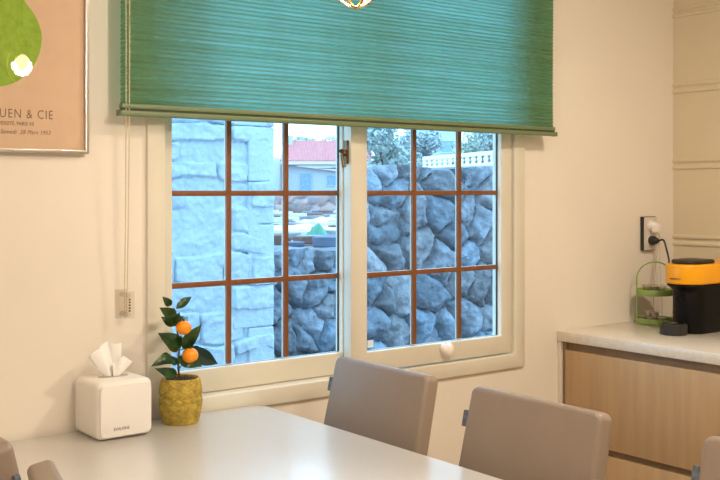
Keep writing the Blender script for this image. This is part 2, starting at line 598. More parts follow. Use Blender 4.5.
# ------------------------------------------------------------------ framed poster
PX1, PZ0 = 1.003, H + .088
pic = thing('framed_poster', 'beige poster with a green pear shape in a thin silver frame', 'picture', (PX1 - .25, 2.397, PZ0))
pw, ph = .25, .70
obj('frame', frame_bm(-pw, pw, 0, ph, -.022, 0, .009, .009, .009, .009, .0015), M['picframe'], pic)
obj('poster_sheet', B(-pw + .008, pw - .008, -.010, -.004, .008, ph - .008), M['poster'], pic, smooth=False)
# the green shape: a plain pear outline
half = [(0, .149), (.035, .152), (.072, .164), (.105, .191), (.127, .228), (.136, .268), (.132, .300), (.117, .330), (.093, .360), (.072, .395), (.061, .435), (.056, .480), (.049, .525), (.032, .560), (0, .575)]
hc = [(p.x, p.y) for p in catmull([(x, z, 0) for x, z in half], 5)]
pp = hc + [(-x, z) for x, z in hc[-2:0:-1]]
bm = bmesh.new()
prism(bm, pp, 'y', -.0104, -.0100)
obj('green_shape', bm, M['pear'], pic, smooth=False)['label'] = 'flat green pear shape printed on the poster'
RT = (PI / 2, 0, 0)
obj('glass', B(-pw + .0095, pw - .0095, -.0175, -.0155, .0095, ph - .0095), M['picglass'], pic, smooth=False)
text('lettering', 'BERGGRUEN & CIE', .0300, M['print'], pic, (.164, -.0101, .0815), RT, 'RIGHT', xs=.80, spacing=1.18, bold=-.0002)
text('lettering', "70, RUE DE L'UNIVERSIT\u00c9, PARIS VII", .0125, M['print'], pic, (.117, -.0101, .0640), RT, 'RIGHT', xs=.85)
text('lettering', 'Vernissage en Samedi  28 Mars 1953', .0140, M['print'], pic, (.157, -.0101, .0440), RT, 'RIGHT', shear=.3, xs=.86, spacing=1.1)

# ------------------------------------------------------------------ dining table
TX0, TX1, TY0, TY1, TZ = .700, 1.500, .56, 2.386, .75
tb = thing('dining_table', 'long pale greige dining table pushed up against the window wall', 'table', ((TX0 + TX1) / 2, (TY0 + TY1) / 2, 0))
bm = bmesh.new()
hx, hy = (TX1 - TX0) / 2, (TY1 - TY0) / 2
prism(bm, rrect(-hx, hx, -hy, hy, .055, 8), 'z', TZ - .030, TZ)
bmesh.ops.recalc_face_normals(bm, faces=bm.faces[:])
bevel_sharp(bm, .003, 2)
obj('tabletop', bm, M['table'], tb)
bm = bmesh.new()
for s in (-1, 1):
    box(bm, -hx + .10, hx - .10, s * (hy - .09) - .01, s * (hy - .09) + .01, TZ - .09, TZ - .0302)
    box(bm, s * (hx - .09) - .01, s * (hx - .09) + .01, -hy + .08, hy - .08, TZ - .09, TZ - .0302)
obj('apron', bm, M['table_leg'], tb)
for sx in (-1, 1):
    for sy in (-1, 1):
        bm = bmesh.new()
        box(bm, sx * (hx - .07) - .03, sx * (hx - .07) + .03, sy * (hy - .07) - .03, sy * (hy - .07) + .03, 0, TZ - .0302, bev=.005)
        obj('leg', bm, M['table_leg'], tb)

# ------------------------------------------------------------------ chairs
def make_chair(label):
    """faces -x; origin on the floor under the seat centre"""
    t = thing('dining_chair', label, 'chair', (0, 0, 0), 0, 'taupe leatherette chairs around the dining table')
    bm = bmesh.new()
    box(bm, -.165, .20, -.205, .205, .405, .470, bev=.022, seg=4)
    obj('seat', bm, M['leather'], t)
    # back: a slab that leans outwards, slightly wider at the bottom, softly rounded all round
    bm = bmesh.new()
    hgt, th = .492, .022
    lean = math.radians(13)
    out = rrect(-.183, .183, 0, hgt, .019, 6)
    out = [(y * (1 + .07 * (1 - z / hgt)), z) for y, z in out]
    prism(bm, [(y, z - hgt / 2) for y, z in out], 'x', -th, th)
    bmesh.ops.recalc_face_normals(bm, faces=bm.faces[:])
    caps = [f for f in bm.faces if len(f.verts) > 6]
    bmesh.ops.bevel(bm, geom=list({e for f in caps for e in f.edges}), offset=.012, segments=5, profile=.5, affect='EDGES')
    rot = Matrix.Translation((.2045, 0, .418)) @ Matrix.Rotation(lean, 4, 'Y') @ Matrix.Translation((0, 0, hgt / 2))
    bmesh.ops.transform(bm, matrix=rot, verts=bm.verts[:])
    bk = obj('backrest', bm, M['leather'], t, angle=60)
    # little woven tab sewn into the back edge on the sitter's right
    bm = bmesh.new()
    box(bm, -.016, -.006, .170, .1990, .398, .434, bev=.0015)
    bmesh.ops.transform(bm, matrix=Matrix.Translation((.2045, 0, .418)) @ Matrix.Rotation(lean, 4, 'Y'), verts=bm.verts[:])
    tb_ = obj('tab', bm, M['tab'], bk)
    tb_['label'] = 'small blue-grey woven tab on the side of the backrest'
    for sx, sy in ((-1, -1), (-1, 1), (1, -1), (1, 1)):
        bm = bmesh.new()
        tube(bm, [(.02 + sx * .145, sy * .165, .406), (.02 + sx * .18, sy * .185, 0)], [.016, .011], 12)
        obj('leg', bm, M['leg_metal'], t)
    return t
ch = make_chair('taupe leatherette chair at the right of the table, nearest the window')
ch.location = (1.303, 1.985, 0)
dup(ch, (1.303, 1.472, 0), 0, 'taupe leatherette chair between the window-side chair and the drawer-side chair')
dup(ch, (1.308, .884, 0), 0, 'taupe leatherette chair in front of the wooden drawers, farthest from the window')
dup(ch, (.903, 1.955, 0), PI, 'taupe leatherette chair at the left of the table, nearest the poster wall')
dup(ch, (.866, 1.385, 0), PI - math.radians(14), 'taupe leatherette chair at the left of the table, set slightly askew')

# ------------------------------------------------------------------ tissue box
tz = TZ
tx = thing('tissue_box', 'white rounded cube tissue box on the table beside the potted plant', 'tissue box', (1.0405, 2.320, tz))
a = .0715
bm = bmesh.new()
box(bm, -a, a, -a, a, .0005, .137, bev=.017, seg=5)
obj('body', bm, M['white_plastic'], tx)
bm = bmesh.new()
prism(bm, rrect(-a + .007, a - .007, .008, .129, .013, 6), 'y', -a - .003, -a + .004)
bmesh.ops.recalc_face_normals(bm, faces=bm.faces[:])
bevel_sharp(bm, .0012, 2)
fp = obj('front_panel', bm, M['white_plastic'], tx)
text('lettering', 'EVALFINE', .0098, M['grey_text'], tx, (-.012, -a - .0031, .0225), RT, 'CENTER', xs=.95)
bm = bmesh.new()
prism(bm, rrect(-.038, .038, -.014, .014, .0138, 8), 'z', .1365, .1377)
obj('slot', bm, mat('slot_shade', (.45, .42, .38), .7), tx)
# tissue pulled up through the slot: one folded sheet
bm = bmesh.new()
nu, nv = 28, 12
G = []
for j in range(nv + 1):
    t = j / nv
    row = []
    for i in range(nu + 1):
        s = i / nu * 2 - 1
        wd = .016 + .024 * t ** .8
        lean_x = -.018 * t ** 1.2 - .004
        fold = math.sin(s * 4.2 + 1.2 * t) * (.006 + .010 * t) + .010 * t * s
        topz = .080 + .012 * s - .014 * s * s + .003 * math.sin(s * 7)
        row.append(bm.verts.new((lean_x + s * wd + .004 * t * math.sin(s * 9), fold * .55, .1368 + t * topz)))
    G.append(row)
for r0_, r1_ in zip(G, G[1:]):
    for i in range(nu):
        bm.faces.new((r0_[i], r0_[i + 1], r1_[i + 1], r1_[i]))
ts = obj('tissue', bm, M['tissue'], tx)
so = ts.modifiers.new('thick', 'SOLIDIFY')
so.thickness = .0008
bm = bmesh.new()
G = []
for j in range(nv + 1):
    t = j / nv
    row = []
    for i in range(13):
        s = i / 12 * 2 - 1
        row.append(bm.verts.new((.006 + .014 * t + s * (.008 + .018 * t), -.004 - .007 * t + .005 * t * math.sin(s * 6), .1368 + t * (.040 + .008 * math.cos(s * 3)))))
    G.append(row)
for r0_, r1_ in zip(G, G[1:]):
    for i in range(12):
        bm.faces.new((r0_[i], r0_[i + 1], r1_[i + 1], r1_[i]))
t2 = obj('tissue_fold', bm, M['tissue'], ts)
so = t2.modifiers.new('thick', 'SOLIDIFY')
so.thickness = .0008

# ------------------------------------------------------------------ potted orange tree
PC = Vector((1.224, 2.322, TZ))
pl = thing('potted_orange_tree', 'small orange tree with two fruits in a woven seagrass pot', 'potted plant', PC)
bm = bmesh.new()
n = 72
prof = []
for k in range(45):
    t = k / 44
    z = .112 * t
    r = .0435 + .0105 * math.sin(min(1, t / .62) * PI * .5) - .007 * max(0, (t - .62) / .38) ** 1.4
    r -= .0035 * math.exp(-((t - .60) / .05) ** 2)
    prof.append((r, z))
rings = []
for k, (r, z) in enumerate(prof):
    rr = []
    for i in range(n):
        wv = .0016 * (1 if ((i // 2 + k // 2) % 2) else -1) * (0 if k in (0, 44) else 1)
        ang = 2 * PI * i / n
        rr.append(bm.verts.new(((r + wv) * math.cos(ang), (r + wv) * math.sin(ang), z + .0003)))
    rings.append(rr)
inner = [[bm.verts.new((r * math.cos(2 * PI * i / n), r * math.sin(2 * PI * i / n), z)) for i in range(n)] for r, z in ((.0455, .1135), (.0425, .112), (.042, .100))]
rings += inner
for A_, B_ in zip(rings, rings[1:]):
    for i in range(n):
        bm.faces.new((A_[i], A_[(i + 1) % n], B_[(i + 1) % n], B_[i]))
bm.faces.new(rings[0][::-1])
bm.faces.new(rings[-1])
obj('basket_pot', bm, M['pot'], pl, angle=70)
bm = bmesh.new()
bmesh.ops.create_grid(bm, x_segments=24, y_segments=24, size=.0415)
bmesh.ops.delete(bm, geom=[v for v in bm.verts if v.co.xy.length > .0415], context='VERTS')
for v in bm.verts:
    v.co.z = .1075 + .005 * mnoise.noise(v.co * 160) + .003 * (1 - v.co.xy.length / .042)
obj('soil', bm, M['soil'], pl)
LP = lambda x, y, z: Vector((x, y, z)) - PC
bm = bmesh.new()
sp = catmull([LP(1.218, 2.318, .848), LP(1.213, 2.314, .897), LP(1.214, 2.312, .948), LP(1.205, 2.311, .999), LP(1.199, 2.31, 1.042)], 6)
tube(bm, sp, [.0032 - .0016 * i / (len(sp) - 1) for i in range(len(sp))], 8)
trunk = obj('stem', bm, M['stem'], pl)
bm = bmesh.new()
for a_, b_ in (((1.2135, 2.314, .885), (1.232, 2.312, .912)), ((1.212, 2.313, .897), (1.190, 2.305, .912)), ((1.213, 2.314, .876), (1.203, 2.306, .876)), ((1.214, 2.312, .935), (1.228, 2.305, .940)), ((1.205, 2.311, 1.0), (1.211, 2.302, 1.014))):
    bm = bmesh.new()
    tube(bm, [LP(*a_), (LP(*a_) + LP(*b_)) / 2 + Vector((0, 0, -.002)), LP(*b_)], .0013, 6)
    obj('twig', bm, M['stem'], trunk)


def leaf_bm(base, tip, width, bend=.15, roll=0.0, fold=.25):
    base, tip = Vector(base), Vector(tip)
    d = tip - base
    Ln = d.length
    d.normalize()
    view = Vector((-.55, -.80, .25)).normalized()    # blades turn towards the room's light
    side = d.cross(view).normalized()
    side = Matrix.Rotation(roll, 3, d) @ side
    nrm = side.cross(d).normalized()
    bm = bmesh.new()
    nl, nw = 12, 6
    G = []
    for i in range(nl + 1):
        t = i / nl
        w = width * math.sin(PI * min(1, t ** .78)) ** .95 * (1 - .10 * t) if 0 < t < 1 else .0004
        c = base + d * Ln * t + nrm * (bend * Ln * (4 * t * (1 - t)) * .5)
        row = []
        for k in range(nw + 1):
            s = k / nw * 2 - 1
            row.append(bm.verts.new(c + side * w * s + nrm * (abs(s) * w * fold + .0012 * math.sin(t * 14 + s) * abs(s))))
        G.append(row)
    for A_, B_ in zip(G, G[1:]):
        for k in range(nw):
            bm.faces.new((A_[k], A_[k + 1], B_[k + 1], B_[k]))
    return bm
LV = [((1.190, 2.31, 1.049), (1.162, 2.30, 1.074), .0075, 0, 'leaf'), ((1.205, 2.31, 1.039), (1.253, 2.32, 1.066), .0080, 0, 'leaf'),
      ((1.203, 2.312, 1.010), (1.146, 2.285, 1.049), .0135, .3, 'leaf'), ((1.203, 2.311, .997), (1.172, 2.328, 1.020), .0085, 0, 'leaf'),
      ((1.212, 2.312, .996), (1.254, 2.345, 1.012), .0090, 0, 'leaf'), ((1.215, 2.310, .940), (1.135, 2.272, .989), .0165, .2, 'leaf'),
      ((1.222, 2.308, .936), (1.258, 2.275, .999), .0125, 0, 'leaf'), ((1.226, 2.316, .930), (1.338, 2.335, .884), .0165, -.2, 'leaf_dark'),
      ((1.232, 2.314, .938), (1.290, 2.345, .912), .0150, .3, 'leaf_dark'), ((1.209, 2.310, .900), (1.177, 2.300, .927), .0075, 0, 'leaf'),
      ((1.207, 2.305, .918), (1.252, 2.262, .896), .0120, .2, 'leaf'), ((1.196, 2.308, .912), (1.125, 2.290, .905), .0125, .2, 'leaf'),
      ((1.203, 2.306, .876), (1.128, 2.275, .903), .0100, -.2, 'leaf'), ((1.204, 2.311, 1.000), (1.196, 2.275, 1.035), .0100, .2, 'leaf'),
      ((1.222, 2.312, .945), (1.255, 2.335, .955), .0085, .2, 'leaf_dark'), ((1.210, 2.312, .965), (1.199, 2.275, .944), .0120, .3, 'leaf')]
for b_, t_, w_, rl, mm in LV:
    bend = .5 if b_ == (1.196, 2.308, .912) else .16
    lf = obj('leaf', leaf_bm(LP(*b_), LP(*t_), w_ * 1.4, bend, rl), M[mm], pl, angle=80)
for c_, r_ in (((1.212, 2.284, .994), .0195), ((1.230, 2.284, .923), .0205)):
    bm = bmesh.new()
    bmesh.ops.create_uvsphere(bm, u_segments=32, v_segments=20, radius=r_)
    for v in bm.verts:
        v.co.z *= .93
        f_ = v.co.xy.length / r_
        v.co.z -= .0022 * math.exp(-(f_ / .22) ** 2) * (1 if v.co.z > 0 else -.5)
    q = LP(*c_)
    bmesh.ops.translate(bm, vec=q, verts=bm.verts[:])
    oo = obj('orange', bm, M['orange'], pl)
    bm = bmesh.new()
    lathe(bm, [(0, 0), (.0035, 0), (.0025, .003), (.0012, .008), (0, .008)], (q.x, q.y, q.z + r_ * .93 - .0030), 8)
    obj('calyx', bm, M['leaf'], oo)

# ------------------------------------------------------------------ kitchen run: two drawer units under one worktop
CZ = H - .492                       # worktop height
def drawer_unit(y0, y1, label):
    t = thing('drawer_cabinet', label, 'cabinet', (3.07, (y0 + y1) / 2, 0))
    w = (y1 - y0) / 2
    x0 = -.334                      # carcass front in local x
    bm = bmesh.new()
    box(bm, x0 + .02, .318, -w, w, .10, CZ - .0355)
    obj('carcass', bm, M['wood_dark'], t, smooth=False)
    obj('plinth', B(x0 + .06, .30, -w + .001, w - .001, 0, .0998), M['wood_dark'], t, smooth=False)
    for z0, z1 in ((.472, .783), (.118, .450)):
        d = obj('drawer_front', B(x0 - .001, x0 + .0195, -w + .002, w - .002, z0, z1, bev=.0012), M['wood'], t)
    return t
unit = drawer_unit(1.455, 2.368, 'pale wooden drawer cabinet under the worktop, against the window wall')
drawer_unit(.545, 1.452, 'pale wooden drawer cabinet under the near end of the worktop')
ox, oy = unit.location.x, unit.location.y
ep = obj('side_panel', B(2.733 - ox, 3.388 - ox, 2.3855 - oy, 2.3985 - oy, 0, CZ - .0355, bev=.001), M['carcass'], unit)
ep['label'] = 'slim cream panel closing the gap to the window wall'
wp = obj('filler_strip', B(2.745 - ox, 3.388 - ox, 2.3695 - oy, 2.3845 - oy, 0, CZ - .0355, bev=.001), M['wood_dark'], unit)
wp['label'] = 'narrow dark wood strip beside the drawer fronts'
wt = obj('worktop', B(2.728, 3.3955, .53, 2.3985, CZ - .035, CZ, bev=.002), M['counter'])
tag(wt, 'pale stone worktop running along the panelled wall over wooden drawers', 'worktop')

# ------------------------------------------------------------------ coffee machine
cm = thing('coffee_machine', 'black pod coffee machine with a bright yellow head on the worktop', 'coffee machine', (3.10, 2.09, CZ))
def stadium(x0, x1, r, n=18, r2=.02):
    pts = []
    for k in range(n + 1):
        t = PI / 2 + PI * k / n
        pts.append((x0 + r + r * math.cos(t), r * math.sin(t)))
    for cx, cy, a0 in ((x1 - r2, -r + r2, -90), (x1 - r2, r - r2, 0)):
        for k in range(7):
            t = math.radians(a0 + 15 * k)
            pts.append((cx + r2 * math.cos(t), cy + r2 * math.sin(t)))
    return pts
def stad_obj(name, x0, x1, r, z0, z1, m, parent, bev=.006, taper=0):
    bm = bmesh.new()
    prism(bm, stadium(x0, x1, r), 'z', z0, z1)
    bmesh.ops.recalc_face_normals(bm, faces=bm.faces[:])
    if taper:
        for v in bm.verts:
            if v.co.z < (z0 + z1) / 2:
                v.co.y *= 1 - taper
                if v.co.x < 0:
                    v.co.x += taper * .3
    bevel_sharp(bm, bev, 3)
    return obj(name, bm, m, parent)
stad_obj('body', -.092, .260, .060, 0.0005, .150, M['black'], cm, .006)
stad_obj('rear_tank', .030, .275, .068, .001, .1695, M['black'], cm, .008)
stad_obj('under_head', -.122, .262, .068, .128, .1695, M['black'], cm, .006, .16)
hd = stad_obj('head', -.126, .268, .072, .170, .238, M['yellow'], cm, .007)
stad_obj('lid', -.105, .040, .055, .2385, .252, M['black_matt'], cm, .006)
bm = bmesh.new()
lathe(bm, [(0, 0), (.017, 0), (.017, .016), (.013, .020), (0, .020)], (-.098, 0, .110), 20)
obj('spout', bm, M['black'], cm)
bm = bmesh.new()
lathe(bm, [(0, .0005), (.043, .0005), (.046, .004), (.046, .034), (.043, .037), (.038, .037), (.036, .033), (0, .033)], (-.126, .004, 0), 36)
obj('cup_support', bm, M['black_matt'], cm)
bm = bmesh.new()
box(bm, -.092, -.07, -.022, .022, .001, .010)
obj('support_arm', bm, M['black'], cm)
tx_ = text('lettering', 'NESPRESSO', .0085, M['print'], cm, (-.1264, 0, .186), (PI / 2, 0, -PI / 2), 'CENTER')
for v in tx_.data.vertices:
    an = v.co.x / .072
    v.co.x = .072 * math.sin(an)
    v.co.z -= .072 * (1 - math.cos(an))

# ------------------------------------------------------------------ outlet, plugs and cables
ol = thing('wall_outlet', 'pale double wall outlet with a dark edge above the coffee machine', 'outlet', (3.237, 2.4, 1.173))
obj('back_plate', B(-.039, .039, -.014, -.0005, -.064, .064, bev=.002), M['black_matt'], ol)
obj('face_plate', B(-.036, .040, -.018, -.0142, -.062, .062, bev=.002), M['socket'], ol)
for zz in (.030, -.026):
    bm = bmesh.new()
    lathe(bm, [(.0205, 0), (.0205, .0025), (.017, .0025), (.016, .0005), (0, .0005)], n=24)
    bmesh.ops.transform(bm, matrix=Matrix.Translation((.0, -.0181, zz)) @ Matrix.Rotation(PI / 2, 4, 'X'), verts=bm.verts[:])
    obj('socket', bm, M['white_plastic'], ol)
def plug(bm, c, ln, r):
    t = bmesh.new()
    lathe(t, [(0, 0), (r, 0), (r, ln * .45), (r * .75, ln * .75), (r * .4, ln), (0, ln)], n=20)
    bmesh.ops.transform(t, matrix=Matrix.Translation(c) @ Matrix.Rotation(PI / 2, 4, 'X'), verts=t.verts[:])
    join(bm, t)
pk = thing('power_cord', 'black power cord looping from the outlet down to the coffee machine', 'power cord', (3.235, 2.379, 1.147))
bm = bmesh.new()
plug(bm, (0, 0, 0), .034, .017)
obj('plug', bm, M['black_matt'], pk)
bm = bmesh.new()
tube(bm, catmull([(0, -.033, 0), (-.005, -.060, .004), (-.045, -.100, -.020), (-.085, -.140, -.058), (-.108, -.165, -.100), (-.075, -.185, -.165), (.02, -.197, -.225), (.08, -.200, -.235)], 7), .0036, 8)
obj('cable', bm, M['black_matt'], pk)
wk = thing('white_charger', 'white plug in the upper socket with a thin cable hanging down', 'charger', (3.235, 2.379, 1.203))
bm = bmesh.new()
plug(bm, (0, 0, 0), .030, .016)
box(bm, -.012, .014, -.034, -.010, -.026, .006, bev=.004)
obj('plug', bm, M['white_plastic'], wk)
bm = bmesh.new()
tube(bm, catmull([(.004, -.022, -.024), (.026, -.018, -.050), (.012, -.012, -.16), (.002, -.012, -.27), (.004, -.010, -.353)], 6), .0013, 6)
tube(bm, catmull([(.008, -.022, -.024), (.034, -.016, -.050), (.040, -.012, -.16), (.052, -.012, -.27), (.056, -.010, -.353)], 6), .0013, 6)
obj('cable', bm, M['cord'], wk)

# ------------------------------------------------------------------ two-tier green stand with pods
sd = thing('tiered_stand', 'green two-tier round stand with an arched handle beside the coffee machine', 'stand', (3.160, 2.305, CZ))
def tray(z):
    bm = bmesh.new()
    lathe(bm, [(0, 0), (.064, 0), (.066, .002), (.066, .020), (.0645, .022), (.063, .020), (.063, .0035), (0, .0035)], (0, 0, z), 40)
    o = obj('tray', bm, M['green_metal'], sd)
    bm = bmesh.new()
    lathe(bm, [(0, 0), (.0605, 0), (.0605, .010), (.0585, .010), (.0585, .002), (0, .002)], (0, 0, z + .0045), 40)
    obj('liner', bm, M['tray_mat'], o)
tray(.0005)
tray(.106)
bm = bmesh.new()
ax = Vector((CS, -SN, 0))
pts = [ax * -.0675 + Vector((0, 0, .003)), ax * -.0675 + Vector((0, 0, .08)), ax * -.0675 + Vector((0, 0, .155))]
pts += [ax * (-.0675 * math.cos(t)) + Vector((0, 0, .165 + .062 * math.sin(t))) for t in [PI * k / 20 for k in range(1, 20)]]
pts += [ax * .0675 + Vector((0, 0, .155)), ax * .0675 + Vector((0, 0, .08)), ax * .0675 + Vector((0, 0, .003))]
tube(bm, pts, .0026, 8)
obj('handle', bm, M['green_metal'], sd)
pod0 = None
def place_pod(x, y, z, rx, label):
    global pod0
    if pod0 is None:
        bm = bmesh.new()
        lathe(bm, [(0, 0), (.008, 0), (.012, .004), (.0155, .016), (.0185, .017), (.0185, .0185), (0, .0187)], n=24)
        o = obj('coffee_pod', bm, M['pod'])
        pod0 = o
    else:
        o = pod0.copy()
        C.objects.link(o)
    o.location = (x, y, z)
    o.rotation_euler = rx
    tag(o, label, 'coffee pod', 'coffee pods on the green stand')
zb = CZ + .0005 + .0068
for k, (dx, dy, r) in enumerate(((-.032, -.006, (.0, 0, 0)), (-.004, -.030, (0, 0, 1)), (.006, .012, (0, 0, 2)), (-.020, .036, (0, 0, 2)))):
    place_pod(3.160 + dx, 2.305 + dy, zb, r, 'foil coffee pod in the lower tray of the green stand')
for dx, dy, r in ((-.019, -.014, (.05, .04, 1)), (-.004, .020, (0, .05, 2))):
    place_pod(3.160 + dx, 2.305 + dy, zb + .0205, r, 'foil coffee pod stacked on others in lower tray of green stand')
place_pod(3.160 - .004, 2.305, zb + .1055 + .0062, (.0, 0, 0), 'foil coffee pod inside the clear dish in the upper tray of the green stand')
def clear_dish(x, y, label):
    bm = bmesh.new()
    lathe(bm, [(0, 0), (.026, 0), (.030, .003), (.044, .026), (.047, .029), (.0455, .030), (.029, .006), (0, .005)], n=28)
    o = obj('clear_dish', bm, M['clear'])
    o.location = (x, y, zb + .1055 + .0002)
    tag(o, label, 'dish')
clear_dish(3.160 - .004, 2.305, 'clear dish in the upper tray of the green stand')

# ------------------------------------------------------------------ pendant lamp
LX, LY, LZ = 1.150, 1.497, H + .337
lm = thing('pendant_lamp', 'gold wire cage pendant lamp with a glowing bulb over the table', 'lamp', (LX, LY, LZ))
bm = bmesh.new()
bmesh.ops.create_uvsphere(bm, u_segments=24, v_segments=14, radius=.021)
for v in bm.verts:
    v.co.z = v.co.z * 1.2 + .070 + (max(0, v.co.z) * .2)
bl_ = obj('bulb', bm, M['bulb'], lm)
bm = bmesh.new()
lathe(bm, [(0, .098), (.015, .098), (.017, .105), (.017, .145), (.010, .155), (0, .155)], n=24)
obj('lamp_holder', bm, M['gold'], lm)
for k in range(3):
    bm = bmesh.new()
    an = PI * k / 3 + .35
    pts = []
    for i in range(33):
        t = -PI / 2 + 2 * PI * i / 32
        r = .047 * math.cos(t)
        z = .062 + .062 * math.sin(t) + (.02 if math.sin(t) > .2 else 0) * (math.sin(t) - .2)
        pts.append((r * math.cos(an), r * math.sin(an), z + .0006 * k))
    tube(bm, pts[:-1], .0027, 8, closed=True)
    obj('wire_hoop', bm, M['gold'], lm)
bm = bmesh.new()
tube(bm, [(0, 0, .154), (0, 0, .4), (0, 0, RZ - LZ - .02)], .0025, 8)
obj('cord', bm, M['black_matt'], lm)
bm = bmesh.new()
lathe(bm, [(0, -.024), (.045, -.024), (.05, -.018), (.05, 0), (0, 0)], (0, 0, RZ - LZ - .0005), 28)
obj('ceiling_rose', bm, M['gold'], lm)

# ------------------------------------------------------------------ outside: masonry as relief meshes
def relief(name, x0, x1, y, z0, ztop, nx, nz, hfun, m, depth=.3, cols=None, skew=0.0, skew_r=0.0):
    """a wall whose street... room-facing side is a height field; closed at the back"""
    xs = np.linspace(x0, x1, nx)
    ts = np.linspace(0, 1, nz)
    X, Tt = np.meshgrid(xs, ts)
    Z = z0 + (np.array([ztop(x) for x in xs])[None, :] - z0) * Tt
    Hh, Cc = hfun(X, Z)
    Y = y - Hh
    front = np.stack([X, Y, Z], -1).reshape(-1, 3)
    edge = [i for i in range(nx)] + [j * nx + nx - 1 for j in range(1, nz)] + [(nz - 1) * nx + i for i in range(nx - 2, -1, -1)] + [j * nx for j in range(nz - 2, 0, -1)]
    back = front[edge].copy()
    back[:, 1] = y + depth
    back[front[edge][:, 0] <= x0 + 1e-6, 0] += skew
    back[front[edge][:, 0] >= x1 - 1e-6, 0] += skew_r
    V = np.concatenate([front, back])
    F = []
    for j in range(nz - 1):
        for i in range(nx - 1):
            q = j * nx + i
            F.append((q, q + 1, q + nx + 1, q + nx))
    nb = len(front)
    ne = len(edge)
    for k in range(ne):
        k2 = (k + 1) % ne
        F.append((edge[k2], edge[k], nb + k, nb + k2))
    F.append(tuple(nb + k for k in range(ne)))
    me = bpy.data.meshes.new(name)
    me.from_pydata(V.tolist(), [], F)
    me.polygons.foreach_set('use_smooth', [True] * len(me.polygons))
    me.set_sharp_from_angle(angle=math.radians(75))
    if cols is not None:
        at = me.color_attributes.new('stone', 'FLOAT_COLOR', 'POINT')
        cc = np.concatenate([Cc.reshape(-1, 3), np.repeat(np.array([[.8, .8, .8]]), ne, 0)])
        cc = np.concatenate([cc, np.ones((len(cc), 1))], 1)
        at.data.foreach_set('color', cc.astype(np.float32).ravel())
    me.materials.append(m)
    return link(name, me)

def vnoise(X, Z, s, seed):
    out = np.empty(X.size)
    a, b = X.ravel() * s, Z.ravel() * s
    for i in range(X.size):
        out[i] = mnoise.noise(Vector((a[i], seed * 7.3, b[i])))
    return out.reshape(X.shape)

def boulders(size, depth, seed, squash=1.0):
    rng = np.random.default_rng(seed)
    def f(X, Z):
        xa, xb, za, zb = X.min() - .3, X.max() + .3, Z.min() - .3, Z.max() + .3
        pts = []
        ni, nj = int((xb - xa) / size) + 1, int((zb - za) / (size * squash)) + 1
        for j in range(nj):
            for i in range(ni):
                if rng.random() < .12:
                    continue
                pts.append((xa + (i + .5 * (j % 2) + rng.uniform(-.38, .38)) * size, za + (j + rng.uniform(-.36, .36)) * size * squash))
                if rng.random() < .28:
                    pts.append((xa + (i + rng.uniform(-.5, .5)) * size, za + (j + rng.uniform(-.5, .5)) * size * squash))
        P = np.array(pts)
        wx = X + size * .16 * vnoise(X, Z, 2.2 / size, seed)
        wz = Z + size * .16 * vnoise(X, Z, 2.2 / size, seed + 3)
        fx, fz = wx.ravel(), wz.ravel()
        d = np.sqrt((fx[:, None] - P[None, :, 0]) ** 2 + ((fz[:, None] - P[None, :, 1])) ** 2)
        idx = np.argpartition(d, 1, axis=1)[:, :2]
        dd = np.take_along_axis(d, idx, 1)
        o = np.argsort(dd, axis=1)
        idx = np.take_along_axis(idx, o, 1)
        dd = np.take_along_axis(dd, o, 1)
        e = (dd[:, 1] - dd[:, 0]) / size
        h = np.clip(e / .55, 0, 1)
        h = np.sqrt(np.clip(1 - (1 - h) ** 2, 0, 1))
        tilt = rng.uniform(-.35, .35, (len(P), 2))
        off = rng.uniform(-.35, .25, len(P))
        c = idx[:, 0]
        rel = h * (1 + off[c]) + h * (tilt[c, 0] * (fx - P[c, 0]) + tilt[c, 1] * (fz - P[c, 1])) / size
        rough = vnoise(X, Z, 5 / size, seed + 9).ravel() * .20 + vnoise(X, Z, 14 / size, seed + 11).ravel() * .10
        hh = depth * (rel + rough * h)
        tone = rng.uniform(.62, 1.25, len(P))
        warm = rng.uniform(-.10, .16, len(P))
        col = np.stack([tone[c] * (1 + warm[c]), tone[c], tone[c] * (1 - warm[c] * .6)], -1)
        return hh.reshape(X.shape), col
    return f

rgt = random.Random(3)
def top_line(base, amp, s):
    return lambda x: base + amp * mnoise.noise(Vector((x * s, 1.7, 0))) + amp * .5 * mnoise.noise(Vector((x * s * 2.7, 4.1, 0)))
rw = relief('rock_wall', 4.58, 8.4, 6.0, -.15, top_line(H + .185, .035, 2.5), 300, 132, boulders(.26, .12, 21), M['basalt'], .5, cols=True, skew=.45)
tag(rw, 'tall wall of rounded grey-blue boulders outside the right half of the window', 'stone wall')
lw = relief('rock_wall', 2.6, 4.600, 6.05, -.15, top_line(H - .425, .05, 3), 170, 90, boulders(.19, .10, 33), M['basalt'], .45, cols=True, skew_r=.44)
tag(lw, 'low wall of dark boulders outside, between white stone building and tall boulder wall', 'stone wall')

